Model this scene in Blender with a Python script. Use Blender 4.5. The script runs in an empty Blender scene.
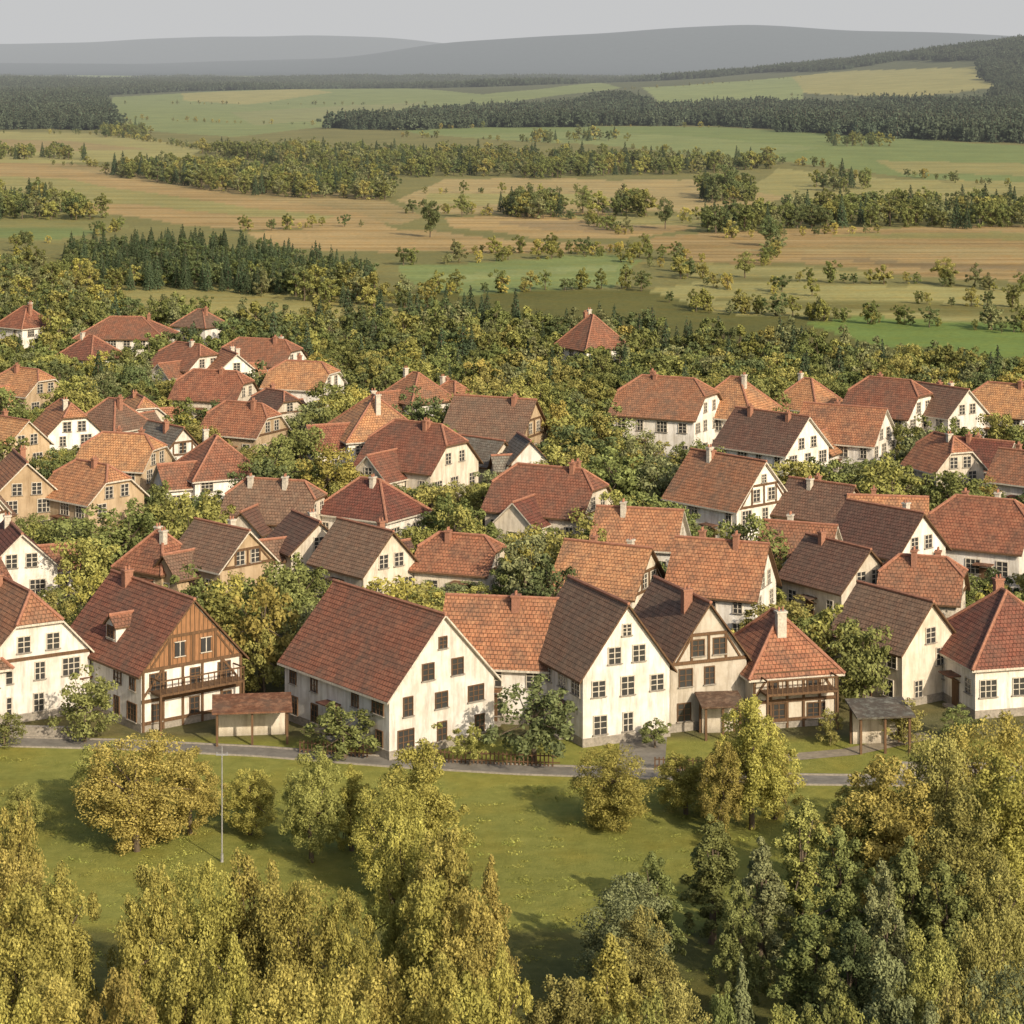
import bpy, math, random
import numpy as np
from mathutils import Vector, Matrix
random.seed(7); rng=np.random.default_rng(7)
H=47.0; F=2400.0; HZ=62.0
scene=bpy.context.scene
ROOT=scene.collection
# ------------------------------------------------------------ site plan helpers
def plan(u,v):
    d=F*H/(v-HZ); return ((u-512)*d/F, d)
def to_uv(x,y):
    return x/y*F+512, HZ+F*H/y
_us=np.linspace(-1500,2500,1600)
def _prof(pts):
    a=np.array(pts,float); z=np.interp(_us,a[:,0],a[:,1])
    k=np.exp(-np.linspace(-3,3,61)**2/2); k/=k.sum()
    return np.convolve(np.pad(z,30,mode='edge'),k,'valid')
_r1=_prof([(-1500,40),(200,40),(330,62),(430,140),(520,165),(640,205),(750,232),(850,210),(950,196),(1024,165),(1300,120),(2500,120)])
_r2=_prof([(-1500,150),(0,165),(100,190),(200,225),(300,232),(400,205),(500,140),(700,90),(2500,90)])
def ht(x,y):
    x=np.asarray(x,float); y=np.asarray(y,float)
    a=np.clip((y-480)/700,0,1)
    z=a*1.8*np.sin(x/120+1.0)*np.sin(y/190+x/400)
    b=np.clip((y-1500)/1500,0,1)*np.clip((9000-y)/3000,0,1)
    z=z+b*6*np.sin(x/310+2)*np.sin(y/420)
    z=z+122*np.exp(-(((x-1300)/750)**2+((y-3700)/1100)**2))
    z=z+np.interp(x/12000*F+512,_us,_r1)*np.exp(-((y-12000)/1300)**2)
    z=z+np.interp(x/16000*F+512,_us,_r2)*np.exp(-((y-16500)/1500)**2)
    z=z+np.clip((y-9000)/3000,0,1)*7*np.sin(x/260+np.sin(y/300))*np.sin(y/350+x/900)
    return z
def inpoly(u,v,poly):
    p=np.array(poly,float); n=len(p); ins=np.zeros(u.shape,bool); j=n-1
    for i in range(n):
        xi,yi=p[i]; xj,yj=p[j]
        c=((yi>v)!=(yj>v))&(u<(xj-xi)*(v-yi)/(yj-yi+1e-12)+xi)
        ins^=c; j=i
    return ins
# ------------------------------------------------------------ material helpers
def newmat(name):
    m=bpy.data.materials.new(name); m.use_nodes=True
    nt=m.node_tree; nt.nodes.clear()
    o=nt.nodes.new('ShaderNodeOutputMaterial'); return m,nt,o
def N(nt,t,**k):
    n=nt.nodes.new(t)
    for a,b in k.items(): setattr(n,a,b)
    return n
def noise(nt,vec,scale,detail=4,rough=.6):
    n=N(nt,'ShaderNodeTexNoise'); n.inputs['Scale'].default_value=scale
    n.inputs['Detail'].default_value=detail; n.inputs['Roughness'].default_value=rough
    if vec is not None: nt.links.new(vec,n.inputs['Vector'])
    return n.outputs['Fac']
def ramp(nt,fac,a,b,lo=(0,0,0,1),hi=(1,1,1,1)):
    r=N(nt,'ShaderNodeValToRGB'); e=r.color_ramp.elements
    e[0].position=a; e[1].position=b; e[0].color=lo; e[1].color=hi
    nt.links.new(fac,r.inputs['Fac']); return r.outputs['Color']
def mixc(nt,fac,a,b,mode='MIX'):
    n=N(nt,'ShaderNodeMix',data_type='RGBA',blend_type=mode)
    for s,i in ((fac,0),(a,6),(b,7)):
        if isinstance(s,(int,float)): n.inputs[i].default_value=s
        elif isinstance(s,tuple): n.inputs[i].default_value=s if len(s)==4 else (*s,1)
        else: nt.links.new(s,n.inputs[i])
    return n.outputs[2]
def math_(nt,op,a,b=None):
    n=N(nt,'ShaderNodeMath',operation=op)
    for i,s in enumerate((a,b)):
        if s is None: continue
        if isinstance(s,(int,float)): n.inputs[i].default_value=s
        else: nt.links.new(s,n.inputs[i])
    return n.outputs[0]
def mapping(nt,vec,scale,rot=(0,0,0)):
    m=N(nt,'ShaderNodeMapping'); m.inputs['Scale'].default_value=scale; m.inputs['Rotation'].default_value=rot
    nt.links.new(vec,m.inputs['Vector']); return m.outputs['Vector']
def principled(nt,o,col,rough=.85,bump=None,bstr=.4,bdist=.05,spec=.3):
    p=N(nt,'ShaderNodeBsdfPrincipled')
    if isinstance(col,tuple): p.inputs['Base Color'].default_value=(*col[:3],1)
    else: nt.links.new(col,p.inputs['Base Color'])
    p.inputs['Roughness'].default_value=rough
    p.inputs['Specular IOR Level'].default_value=spec
    if bump is not None:
        b=N(nt,'ShaderNodeBump'); b.inputs['Strength'].default_value=bstr; b.inputs['Distance'].default_value=bdist
        nt.links.new(bump,b.inputs['Height']); nt.links.new(b.outputs[0],p.inputs['Normal'])
    nt.links.new(p.outputs[0],o.inputs['Surface']); return p
def c4(c,k=1): return (min(c[0]*k,1),min(c[1]*k,1),min(c[2]*k,1),1)

def plaster(name,col):
    m,nt,o=newmat(name); tc=N(nt,'ShaderNodeTexCoord').outputs['Object']
    oi=N(nt,'ShaderNodeObjectInfo')
    n1=noise(nt,tc,.7,6,.65); n2=noise(nt,mapping(nt,tc,(1.6,1.6,.25)),1.5,5,.7); n3=noise(nt,tc,14,4)
    c=mixc(nt,ramp(nt,n1,.40,.68),c4(col),c4((col[0]*.8,col[1]*.77,col[2]*.71)))
    c=mixc(nt,math_(nt,'MULTIPLY',ramp(nt,n2,.45,.68),.75),c,c4((col[0]*.55,col[1]*.51,col[2]*.46)))
    sx=N(nt,'ShaderNodeSeparateXYZ'); nt.links.new(tc,sx.inputs[0])
    low=ramp(nt,math_(nt,'ADD',sx.outputs[2],math_(nt,'MULTIPLY',n3,.8)),.5,1.3,(1,1,1,1),(0,0,0,1))
    c=mixc(nt,math_(nt,'MULTIPLY',low,.55),c,c4((.2,.18,.14)))
    v=math_(nt,'ADD',math_(nt,'MULTIPLY',oi.outputs['Random'],.25),.8)
    c=mixc(nt,1.0,c,v,'MULTIPLY')
    principled(nt,o,c,.92,n3,.35,.03,.15); return m
def tiles(name,col,col2):
    m,nt,o=newmat(name); tc=N(nt,'ShaderNodeTexCoord')
    uv=tc.outputs['UV']; ob=tc.outputs['Object']; oi=N(nt,'ShaderNodeObjectInfo')
    b=N(nt,'ShaderNodeTexBrick'); nt.links.new(uv,b.inputs['Vector'])
    b.inputs['Scale'].default_value=1; b.inputs['Brick Width'].default_value=.3; b.inputs['Row Height'].default_value=.34
    b.inputs['Mortar Size'].default_value=.035; b.inputs['Mortar Smooth'].default_value=.5; b.inputs['Bias'].default_value=-.1
    b.inputs['Color1'].default_value=c4(col); b.inputs['Color2'].default_value=c4(col2); b.inputs['Mortar'].default_value=c4(col,.35)
    n1=noise(nt,ob,.45,6,.7); n2=noise(nt,ob,2.2,5,.7)
    c=mixc(nt,ramp(nt,n1,.42,.64),b.outputs['Color'],mixc(nt,.68,b.outputs['Color'],c4((.11,.08,.062))))
    c=mixc(nt,math_(nt,'MULTIPLY',ramp(nt,n2,.47,.7),.6),c,c4((col[0]*1.25,col[1]*1.55,col[2]*1.6)))
    hs=N(nt,'ShaderNodeHueSaturation'); nt.links.new(c,hs.inputs['Color'])
    nt.links.new(math_(nt,'ADD',math_(nt,'MULTIPLY',oi.outputs['Random'],.6),.70),hs.inputs['Value'])
    nt.links.new(math_(nt,'ADD',math_(nt,'MULTIPLY',oi.outputs['Random'],.025),.494),hs.inputs['Hue'])
    hs.inputs['Saturation'].default_value=.95
    sp=N(nt,'ShaderNodeSeparateXYZ'); nt.links.new(uv,sp.inputs[0])
    saw=math_(nt,'FRACT',math_(nt,'DIVIDE',sp.outputs[1],.34))
    hgt=math_(nt,'ADD',math_(nt,'MULTIPLY',b.outputs['Fac'],-.6),math_(nt,'MULTIPLY',saw,-1.0))
    principled(nt,o,hs.outputs[0],.8,hgt,.9,.07,.25); return m
def wood(name,col):
    m,nt,o=newmat(name); tc=N(nt,'ShaderNodeTexCoord').outputs['Object']
    n=noise(nt,mapping(nt,tc,(7,7,.6)),1.5,5,.7)
    c=mixc(nt,ramp(nt,n,.3,.7),c4(col,.55),c4(col,1.25))
    principled(nt,o,c,.8,n,.5,.03); return m
def simple(name,col,rough=.8,ns=6,var=.35):
    m,nt,o=newmat(name); tc=N(nt,'ShaderNodeTexCoord').outputs['Object']
    n=noise(nt,tc,ns,5,.65)
    c=mixc(nt,ramp(nt,n,.3,.7),c4(col,1-var),c4(col,1+var*.6))
    principled(nt,o,c,rough,n,.3,.03); return m
def foliage(name,col,var=.3,trans=0.0):
    m,nt,o=newmat(name); oi=N(nt,'ShaderNodeObjectInfo')
    at=N(nt,'ShaderNodeAttribute',attribute_name='tint')
    hs=N(nt,'ShaderNodeHueSaturation'); hs.inputs['Color'].default_value=c4(col)
    r=oi.outputs['Random']
    nt.links.new(math_(nt,'ADD',math_(nt,'MULTIPLY',r,.03),.49),hs.inputs['Hue'])
    rr=math_(nt,'FRACT',math_(nt,'MULTIPLY',r,7.31))
    nt.links.new(math_(nt,'ADD',math_(nt,'MULTIPLY',rr,2*var),1-var),hs.inputs['Value'])
    c=mixc(nt,1.0,hs.outputs[0],at.outputs['Fac'],'MULTIPLY')
    d=N(nt,'ShaderNodeBsdfDiffuse'); nt.links.new(c,d.inputs[0])
    if trans>0:
        t=N(nt,'ShaderNodeBsdfTranslucent'); mx=N(nt,'ShaderNodeMixShader'); mx.inputs[0].default_value=trans
        nt.links.new(c,t.inputs[0]); nt.links.new(d.outputs[0],mx.inputs[1]); nt.links.new(t.outputs[0],mx.inputs[2])
        nt.links.new(mx.outputs[0],o.inputs['Surface'])
    else: nt.links.new(d.outputs[0],o.inputs['Surface'])
    return m

M={}
M['white']=plaster('plaster_white',(.80,.77,.73)); M['cream']=plaster('plaster_cream',(.69,.63,.54)); M['tan']=plaster('plaster_tan',(.52,.40,.27)); M['grey']=plaster('plaster_grey',(.48,.44,.38))
M['t_red']=tiles('roof_tiles_red',(.29,.10,.06),(.20,.074,.048))
M['t_orange']=tiles('roof_tiles_orange',(.45,.175,.088),(.33,.125,.065))
M['t_brown']=tiles('roof_tiles_brown',(.195,.095,.067),(.135,.071,.054))
M['t_grey']=tiles('roof_tiles_grey',(.18,.15,.125),(.12,.105,.09))
M['ridge']=simple('ridge_tile',(.33,.155,.10),.8,4)
M['trim']=wood('painted_white_wood',(.55,.5,.42)); M['brownwood']=wood('brown_timber',(.13,.075,.04)); M['orangewood']=wood('larch_boards',(.3,.155,.075))
M['stone']=simple('plinth_stone',(.3,.27,.23),.9,5); M['brick']=simple('chimney_brick',(.3,.15,.1),.9,9); M['chimw']=simple('chimney_render',(.5,.46,.39),.9,5)
M['greenwood']=wood('shutter_green',(.09,.12,.08))
m,nt,o=newmat('window_glass'); principled(nt,o,(.045,.045,.045),.15,None,spec=.6); M['glass']=m
M['metal']=simple('galvanised_metal',(.3,.3,.3),.5,3); M['bark']=wood('tree_bark',(.13,.1,.07))
FC={'gold':(.37,.32,.095),'olive':(.26,.245,.08),'green':(.175,.19,.067),'dark':(.115,.138,.06),'conif':(.07,.094,.052),'sage':(.20,.21,.10)}
for k_,c_ in FC.items():
    M[k_]=foliage('foliage_'+k_,c_,.17,.18 if k_=='gold' else 0)
    M['f_'+k_]=foliage('far_foliage_'+k_,tuple(q*.92 for q in c_),.22,0)

# ------------------------------------------------------------ mesh builder
class MB:
    def __init__(s): s.v=[];s.f=[];s.m=[];s.uv=[]
    def poly(s,pts,m=0,uv=None):
        b=len(s.v); s.v+= [tuple(p) for p in pts]; s.f.append(tuple(range(b,b+len(pts)))); s.m.append(m)
        s.uv+= uv if uv else [(0,0)]*len(pts)
    def obox(s,c,ax,ay,az,hx,hy,hz,m=0):
        c=Vector(c);ax=Vector(ax)*hx;ay=Vector(ay)*hy;az=Vector(az)*hz
        P=lambda i,j,k:c+ax*i+ay*j+az*k
        for q in (((-1,-1,-1),(-1,1,-1),(1,1,-1),(1,-1,-1)),((-1,-1,1),(1,-1,1),(1,1,1),(-1,1,1)),((-1,-1,-1),(1,-1,-1),(1,-1,1),(-1,-1,1)),
                  ((1,1,-1),(-1,1,-1),(-1,1,1),(1,1,1)),((-1,1,-1),(-1,-1,-1),(-1,-1,1),(-1,1,1)),((1,-1,-1),(1,1,-1),(1,1,1),(1,-1,1))):
            s.poly([P(*t) for t in q],m)
    def box(s,c,hx,hy,hz,m=0): s.obox(c,(1,0,0),(0,1,0),(0,0,1),hx,hy,hz,m)
    def bar(s,a,b,w,d,n,m=0):
        a=Vector(a);b=Vector(b);t=(b-a); l=t.length; t.normalize(); n=Vector(n).normalized(); u=t.cross(n)
        s.obox((a+b)/2,t,u,n,l/2,w/2,d/2,m)
    def tube(s,a,b,r1,r2,m=0,k=6):
        a=Vector(a);b=Vector(b);t=(b-a).normalized(); x=t.orthogonal().normalized(); y=t.cross(x)
        ra=[a+(x*math.cos(i*2*math.pi/k)+y*math.sin(i*2*math.pi/k))*r1 for i in range(k)]
        rb=[b+(x*math.cos(i*2*math.pi/k)+y*math.sin(i*2*math.pi/k))*r2 for i in range(k)]
        for i in range(k):
            j=(i+1)%k; s.poly([ra[i],ra[j],rb[j],rb[i]],m)
        s.poly(rb,m); s.poly(ra[::-1],m)
    def obj(s,name,mats,parent=None,smooth=False):
        me=bpy.data.meshes.new(name); me.from_pydata(s.v,[],s.f); 
        for mm in mats: me.materials.append(mm)
        me.polygons.foreach_set('material_index',s.m)
        l=me.uv_layers.new(name='UVMap'); l.data.foreach_set('uv',[c for t in s.uv for c in t])
        ob=bpy.data.objects.new(name,me); ROOT.objects.link(ob)
        if parent: ob.parent=parent
        return ob

def slab_roof(mb,verts,faces,t,ridges):
    V=[Vector(v) for v in verts]
    from collections import Counter
    ec=Counter()
    for f in faces:
        for i in range(len(f)): ec[frozenset((f[i],f[(i+1)%len(f)]))]+=1
    for f in faces:
        n=(V[f[1]]-V[f[0]]).cross(V[f[2]]-V[f[0]]).normalized()
        h=Vector((-n.y,n.x,0)).normalized(); up=n.cross(h)
        uv=[(V[i].dot(h)+50,V[i].dot(up)+50) for i in f]
        mb.poly([V[i] for i in f],0,uv)
        mb.poly([V[i]-Vector((0,0,t)) for i in reversed(f)],1)
        for i in range(len(f)):
            a,b=f[i],f[(i+1)%len(f)]
            if ec[frozenset((a,b))]==1:
                mb.poly([V[a],V[a]-Vector((0,0,t)),V[b]-Vector((0,0,t)),V[b]],1)
    for a,b in ridges: mb.tube(V[a]+Vector((0,0,.02)),V[b]+Vector((0,0,.02)),.13,.13,2,6)

def window(mb,c,t,n,w,h,frame=0,shut=None,cross=2):
    t=Vector(t);n=Vector(n);z=Vector((0,0,1));c=Vector(c)
    mb.obox(c+n*.015,t,n,z,w/2,.012,h/2,1)
    fw=.07
    mb.obox(c+t*(w/2+fw/2)+n*.035,t,n,z,fw/2,.05,h/2+fw,frame); mb.obox(c-t*(w/2+fw/2)+n*.035,t,n,z,fw/2,.05,h/2+fw,frame)
    mb.obox(c+z*(h/2+fw/2)+n*.035,t,n,z,w/2,.048,fw/2,frame); mb.obox(c-z*(h/2+fw/2)+n*.06,t,n,z,w/2+.14,.1,fw/2*.9,3)
    for k in range(1,cross): mb.obox(c+t*(w*(k/cross-.5))+n*.04,t,n,z,.035,.02,h/2,frame)
    for zz in (.18,-.16): mb.obox(c+z*h*zz+n*.039,t,n,z,w/2,.017,.024,frame)
    if shut:
        for sg in (-1,1): mb.obox(c+t*sg*(w/2+fw+.24)+n*.03,t,n,z,.22,.025,h/2,shut)

HOUSES=[]
def body(par,W,L,wh,pitch,kind,roof,wall,r,wwin=True,off=(0,0),ang=0,tim=None,frame='trim',door=True,shut=None,gwood=None,dorm=0,plinth=True,drop=.14,wsp=2.3,nst=None):
    tn=math.tan(math.radians(pitch)); rise=W/2*tn; o=.42; og=.38; t=.16
    rot=Matrix.Translation((off[0],off[1],0))@Matrix.Rotation(ang,4,'Z')
    x=W/2;y=L/2
    walls=MB(); gf=.55 if kind=='half' else (1 if kind=='gable' else 0)
    apx=lambda s: [(-x,s*y,0),(x,s*y,0),(x,s*y,wh)]+([(0,s*y,wh+rise)] if gf==1 else ([(x*(1-gf),s*y,wh+rise*gf),(-x*(1-gf),s*y,wh+rise*gf)] if gf>0 else []))+[(-x,s*y,wh)]
    walls.poly(apx(-1)); walls.poly(apx(1)[::-1])
    walls.poly([(-x,y,0),(-x,-y,0),(-x,-y,wh),(-x,y,wh)]); walls.poly([(x,-y,0),(x,y,0),(x,y,wh),(x,-y,wh)])
    if plinth:
        for c,hx,hy in (((0,-y-.02,.3),x+.04,.02),((0,y+.02,.3),x+.04,.02)): walls.box(c,hx,hy,.3,1)
        for sx in (-1,1): walls.box((sx*(x+.02),0,.3),.02,y-.001,.3,1)
    wo=walls.obj('walls',[M[wall],M['stone']],par); wo.matrix_local=rot
    R=MB(); zb=wh+t+.005; ze=zb-o*tn; X=x+o
    if kind=='gable':
        Y=y+og
        vs=[(-X,-Y,ze),(-X,Y,ze),(0,Y,zb+rise),(0,-Y,zb+rise),(X,-Y,ze),(X,Y,ze)]
        fs=[[0,3,2,1],[3,4,5,2]]; rg=[(3,2)]
    elif kind=='hip':
        k=min(1.0,(L/2-.4)/(W/2)); k=min(k,.95); Y=y+o*k; 
        yr=y-x*k
        vs=[(-X,-Y,ze),(-X,Y,ze),(0,yr,zb+rise),(0,-yr,zb+rise),(X,-Y,ze),(X,Y,ze)]
        fs=[[0,3,2,1],[3,4,5,2],[0,4,3],[5,1,2]]; rg=[(3,2),(0,3),(4,3),(1,2),(5,2)]
    else:
        Y=y+og; zg=zb+rise*gf; xg=x*(1-gf); yr=y-xg*.9
        vs=[(-X,-Y,ze),(-X,Y,ze),(0,yr,zb+rise),(0,-yr,zb+rise),(X,-Y,ze),(X,Y,ze),(-xg,-Y,zg),(xg,-Y,zg),(-xg,Y,zg),(xg,Y,zg)]
        fs=[[0,6,3,2,8,1],[7,4,5,9,2,3],[6,7,3],[9,8,2]]; rg=[(3,2),(6,3),(7,3),(8,2),(9,2)]
    slab_roof(R,vs,fs,t,rg)
    ro=R.obj('roof',[M[roof],M['brownwood'] if r.random()<.6 else M['trim'],M['ridge']],par); ro.matrix_local=rot
    Wn=MB(); sh=None if not shut else 2
    sides=[((0,-y),(1,0,0),(0,-1,0),W,True),((0,y),(-1,0,0),(0,1,0),W,True),((-x,0),(0,-1,0),(-1,0,0),L,False),((x,0),(0,1,0),(1,0,0),L,False)]
    nst=nst or max(1,int(round(wh/2.6))); sth=wh/nst
    if wwin:
      for (px,py),tt,nn,ln,isg in sides:
        nw=max(1,int(ln/wsp)); T=Vector(tt)
        for s_ in range(nst):
            for i in range(nw):
                if r.random()<drop: continue
                a=(i+.5)/nw*ln-ln/2+r.uniform(-.22,.22)
                ww=r.choice((.7,.95,1.25)); hh_=r.choice((1.05,1.2,1.25))
                zc=s_*sth+sth*.56
                window(Wn,Vector((px,py,zc))+T*a,tt,nn,ww,hh_,0,sh if ww<1.1 else None,2 if ww<1.1 else 3)
        if isg and gf>0 and not (gwood and nn[1]<0):
            nt_=2 if W>5.8 else 1
            if rise>2.2:
                for i in range(nt_): window(Wn,Vector((px,py,wh+rise*.24))+T*((i-(nt_-1)/2)*W*.28),tt,nn,.9,1.1,0)
            if gf==1 and rise>4: window(Wn,Vector((px,py,wh+rise*.62)),tt,nn,.6,.75,0)
    if Wn.v:
        w=Wn.obj('windows',[M[frame],M['glass'],M['greenwood'] if r.random()<.5 else M['brownwood'],M['stone']],par); w.matrix_local=rot
    if door:
        D=MB(); dy=r.uniform(-.2,.2)*L; D.obox((-x-.06,dy,1.05),(0,1,0),(1,0,0),(0,0,1),.5,.05,1.05,0); D.box((-x-.35,dy,.09),.35,.8,.09,1)
        D.box((-x-.5,dy,2.5),.5,.85,.05,2)
        for s_ in (-1,1): D.bar((-x-.02,dy+s_*.75,2.0),(-x-.85,dy+s_*.75,2.44),.07,.07,(0,1,0),0)
        d=D.obj('door',[M['brownwood'],M['stone'],M[roof]],par); d.matrix_local=rot
    if tim or gwood:
        B=MB()
        for s_ in (-1,1):
            yy=s_*(y+.045); n=(0,s_,0)
            if gwood and s_==-1 and gf==1:
                e=.12; B.poly([(-x+e,yy-.0,wh+.05),(x-e,yy,wh+.05),(0,yy,wh+rise-.1)],1)
                nb=int(W/.35)
                for i in range(1,nb):
                    xx=-x+W*i/nb; hh=(1-abs(xx)/x)*rise-.2
                    if hh>.2: B.box((xx,yy-.012,wh+hh/2+.04),.03,.012,hh/2,0)
                for xx in (-W*.13,W*.13): 
                    B.box((xx,yy-.05,wh+rise*.26),.4,.03,.5,4); B.box((xx,yy-.09,wh+rise*.26),.03,.02,.5,2); B.box((xx,yy-.09,wh+rise*.26+.53),.46,.03,.03,2); B.box((xx,yy-.09,wh+rise*.26-.53),.46,.04,.03,2)
            yy2=yy+s_*.02
            for zz in ([0.6,wh*.5,wh] if tim=='full' else [wh]): B.box((0,yy2,zz),x,.05,.11,0)
            if tim=='full':
                for i in range(6):
                    xx=-x+.12+(W-.24)*i/5; B.box((xx,yy2,wh/2),.09,.043,wh/2-.02,0)
                for a,b in ((-1,-.6),(1,.6)):
                    B.bar((a*x*.98,yy2-s_*.005,wh*.55),(b*x,yy2-s_*.005,wh*.98),.15,.08,n,0)
            if gf==1:
                zq=wh+rise*.48; hw=x*(1-.48)
                B.box((0,yy2,zq),hw-.1,.05,.1,0)
                if not gwood or tim=='full':
                    for xx in (-x*.45,0,x*.45):
                        hh=min((1-abs(xx)/x)*rise-.15,rise*.48-.1) ; B.box((xx,yy2,wh+.1+hh/2),.08,.043,hh/2,0)
                    for sg in (-1,1): B.bar((sg*x*.82,yy2,wh+.12),(sg*x*.45,yy2,wh+rise*.45),.14,.078,n,0)
        b=B.obj('timber_frame',[M['brownwood'],M['orangewood'],M['trim'],M['stone'],M['glass']],par); b.matrix_local=rot
    for k in range(dorm):
        D=MB(); yy=(k-(dorm-1)/2)*L*.32; zz=wh+rise*.22; xf=-(x-rise*.22/tn)-.15; dw=.75; dh=1.15
        xb=-(x-(rise*.22+dh+.6)/tn)+.6; xb=min(xb,-.2)
        D.obox(((xf+xb)/2,yy,zz+dh/2),(1,0,0),(0,1,0),(0,0,1),(xb-xf)/2,dw,dh/2,0)
        D.poly([(xf,yy-dw,zz+dh),(xf,yy+dw,zz+dh),(xf,yy,zz+dh+.6)][::-1],0)
        d=D.obj('dormer_walls',[M[wall]],par); d.matrix_local=rot
        E=MB(); a=.2
        q=[(xf-a,yy-dw-a,zz+dh-.06),(xb,yy-dw-a,zz+dh-.06),(xb+.5,yy,zz+dh+.7),(xf-a,yy,zz+dh+.7),(xf-a,yy+dw+a,zz+dh-.06),(xb,yy+dw+a,zz+dh-.06)]
        slab_roof(E,q,[[0,1,2,3],[3,2,5,4]],.1,[(3,2)]); e=E.obj('dormer_roof',[M[roof],M['brownwood'],M['ridge']],par); e.matrix_local=rot
        G=MB(); window(G,(xf,yy,zz+.62),(0,-1,0),(-1,0,0),.9,.8,0); g=G.obj('dormer_window',[M[frame],M['glass'],M['trim'],M['stone']],par); g.matrix_local=rot
    return rise
def house(u,v,W,L,wh,pitch,th,kind,roof,wall,name=None,wing=None,chim=1,balc=False,dorm=0,**k):
    r=random.Random(int(u*31+v*7)); 
    if v<700: th+=r.uniform(-9,9); pitch+=r.uniform(-3,3)
    th_=math.radians(th)
    sc=1.0 if v>700 else .82
    W*=sc; L*=sc; wh*=(1 if v>700 else .88)
    if v<700:
        dorm=min(dorm,1) if r.random()<.3 else 0
        if kind!='hip' and 'tim' not in k and r.random()<.3: k['tim']='gable'
        if r.random()<.3: chim+=1
    px,py=plan(u,v); hd=(W*abs(math.sin(th_))+L*abs(math.cos(th_)))/2
    X,Y=px*(py+hd*.75)/py,py+hd*.75
    if not name: name={'white':'white_plaster_house','cream':'cream_plaster_house','tan':'tan_plaster_house','grey':'grey_plaster_house'}[wall]
    e=bpy.data.objects.new(name,None); ROOT.objects.link(e); e.location=(X,Y,0); e.rotation_euler=(0,0,th_); e.empty_display_size=1
    rise=body(e,W,L,wh,pitch,kind,roof,wall,r,dorm=dorm,**k)
    HOUSES.append((X,Y,W/2,L/2,th_,wh+rise))
    if not wing and v<700 and r.random()<.4: wing=(W*.5*r.choice((1,-1)),r.uniform(-.2,.2)*L,W*.55,W*.75,wh*.8,90)
    elif wing: wing=tuple(q*sc if i<4 else q for i,q in enumerate(wing))
    if wing:
        dx,dy,w2,l2,h2,a2=wing[:6]; body(e,w2,l2,h2,pitch,'gable',roof,wall,r,off=(dx,dy),ang=math.radians(a2),door=False)
        c,s=math.cos(th_),math.sin(th_); HOUSES.append((X+dx*c-dy*s,Y+dx*s+dy*c,w2/2,l2/2,th_+math.radians(a2),h2+w2/2))
    for i in range(chim):
        C=MB(); cy=r.uniform(.08,.28)*L*(1 if i else -1)*r.choice((1,-1)); cx=r.choice((-.6,.6,.3,-.3)); top=wh+rise+r.uniform(.0,.4)
        cm=0 if r.random()<.7 else 1; cs=.34 if v>700 else .27
        C.box((cx,cy,(wh+top)/2+.4),cs,cs*.8,(top-wh)/2-.1,cm); C.box((cx,cy,top+.35),cs+.07,cs*.8+.07,.07,cm)
        for s_ in (-.15,.15): C.tube((cx+s_,cy,top+.42),(cx+s_,cy,top+.7),.09,.07,2,8)
        C.obj('chimney',[M['brick'],M['chimw'],M['ridge']],e)
    if balc:
        B=MB(); yy=-L/2; z=2.75
        B.box((0,yy-.75,z),W*.42,.72,.08,0); B.box((0,yy-1.43,z+1.0),W*.42,.04,.05,0)
        for i in range(15): B.box((-W*.42+.05+i*(W*.84-.1)/14,yy-1.43,z+.52),.03,.03,.44,0)
        for sx in (-1,1):
            B.box((sx*W*.41,yy-1.4,z/2-.04),.08,.08,z/2-.04,0)
            B.box((sx*W*.41,yy-.72,z+1.0),.035,.66,.05,0)
        B.obj('balcony',[M['brownwood']],e)
    return e
h=house
# ---- front row
h(16,722,7.8,9,4.5,47,32,'half','t_red','white',tim='gable',drop=.12,wsp=2.1)
h(152,726,8.2,11.5,4.3,47,38,'gable','t_red','white','half_timbered_house',tim='full',gwood=True,frame='brownwood',dorm=1,chim=1,balc=True)
h(388,752,8.9,13.0,4.3,47,38,'gable','t_red','white',frame='brownwood',chim=0,drop=.16)
h(506,722,7.6,8.2,4.2,45,80,'gable','t_orange','white',chim=1)
h(598,742,6.7,9,5.0,53,24,'gable','t_brown','white',chim=0,drop=.08,wsp=2.0)
h(682,728,6.0,8.5,4.8,53,22,'gable','t_brown','grey',chim=1,drop=.1,wsp=2.0,tim='gable',frame='brownwood')
h(776,726,6.4,7.4,3.9,46,15,'hip','t_orange','cream','half_timbered_house',tim='full',frame='brownwood',balc=True)
h(895,704,5.6,7.5,4.2,48,34,'gable','t_brown','cream',chim=0)
h(1004,714,9,9,3.8,42,15,'hip','t_red','white',drop=.12,wsp=2.1)
# ---- second row
h(608,636,7.8,9,4.0,44,66,'gable','t_orange','cream',chim=1)
h(722,644,7.6,9,4.6,47,66,'gable','t_orange','white',chim=1)
h(640,590,7.4,9,4.4,42,76,'gable','t_orange','white')
h(838,632,7.2,9,4.2,45,36,'gable','t_brown','cream',chim=1)
h(923,645,7,7.5,4.2,43,70,'half','t_red','cream')
h(222,612,7.2,8.5,4.4,45,40,'gable','t_brown','tan',tim='gable',chim=1)
h(160,608,6,6.5,3.8,45,60,'hip','t_orange','tan')
h(306,590,6.5,7,4,44,35,'gable','t_brown','cream')
h(365,612,7.2,9,4,45,42,'gable','t_brown','cream',chim=0)
h(462,610,7,8,3.8,42,75,'half','t_orange','cream')
h(14,612,7.5,9,4.2,45,30,'gable','t_red','white')
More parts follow.
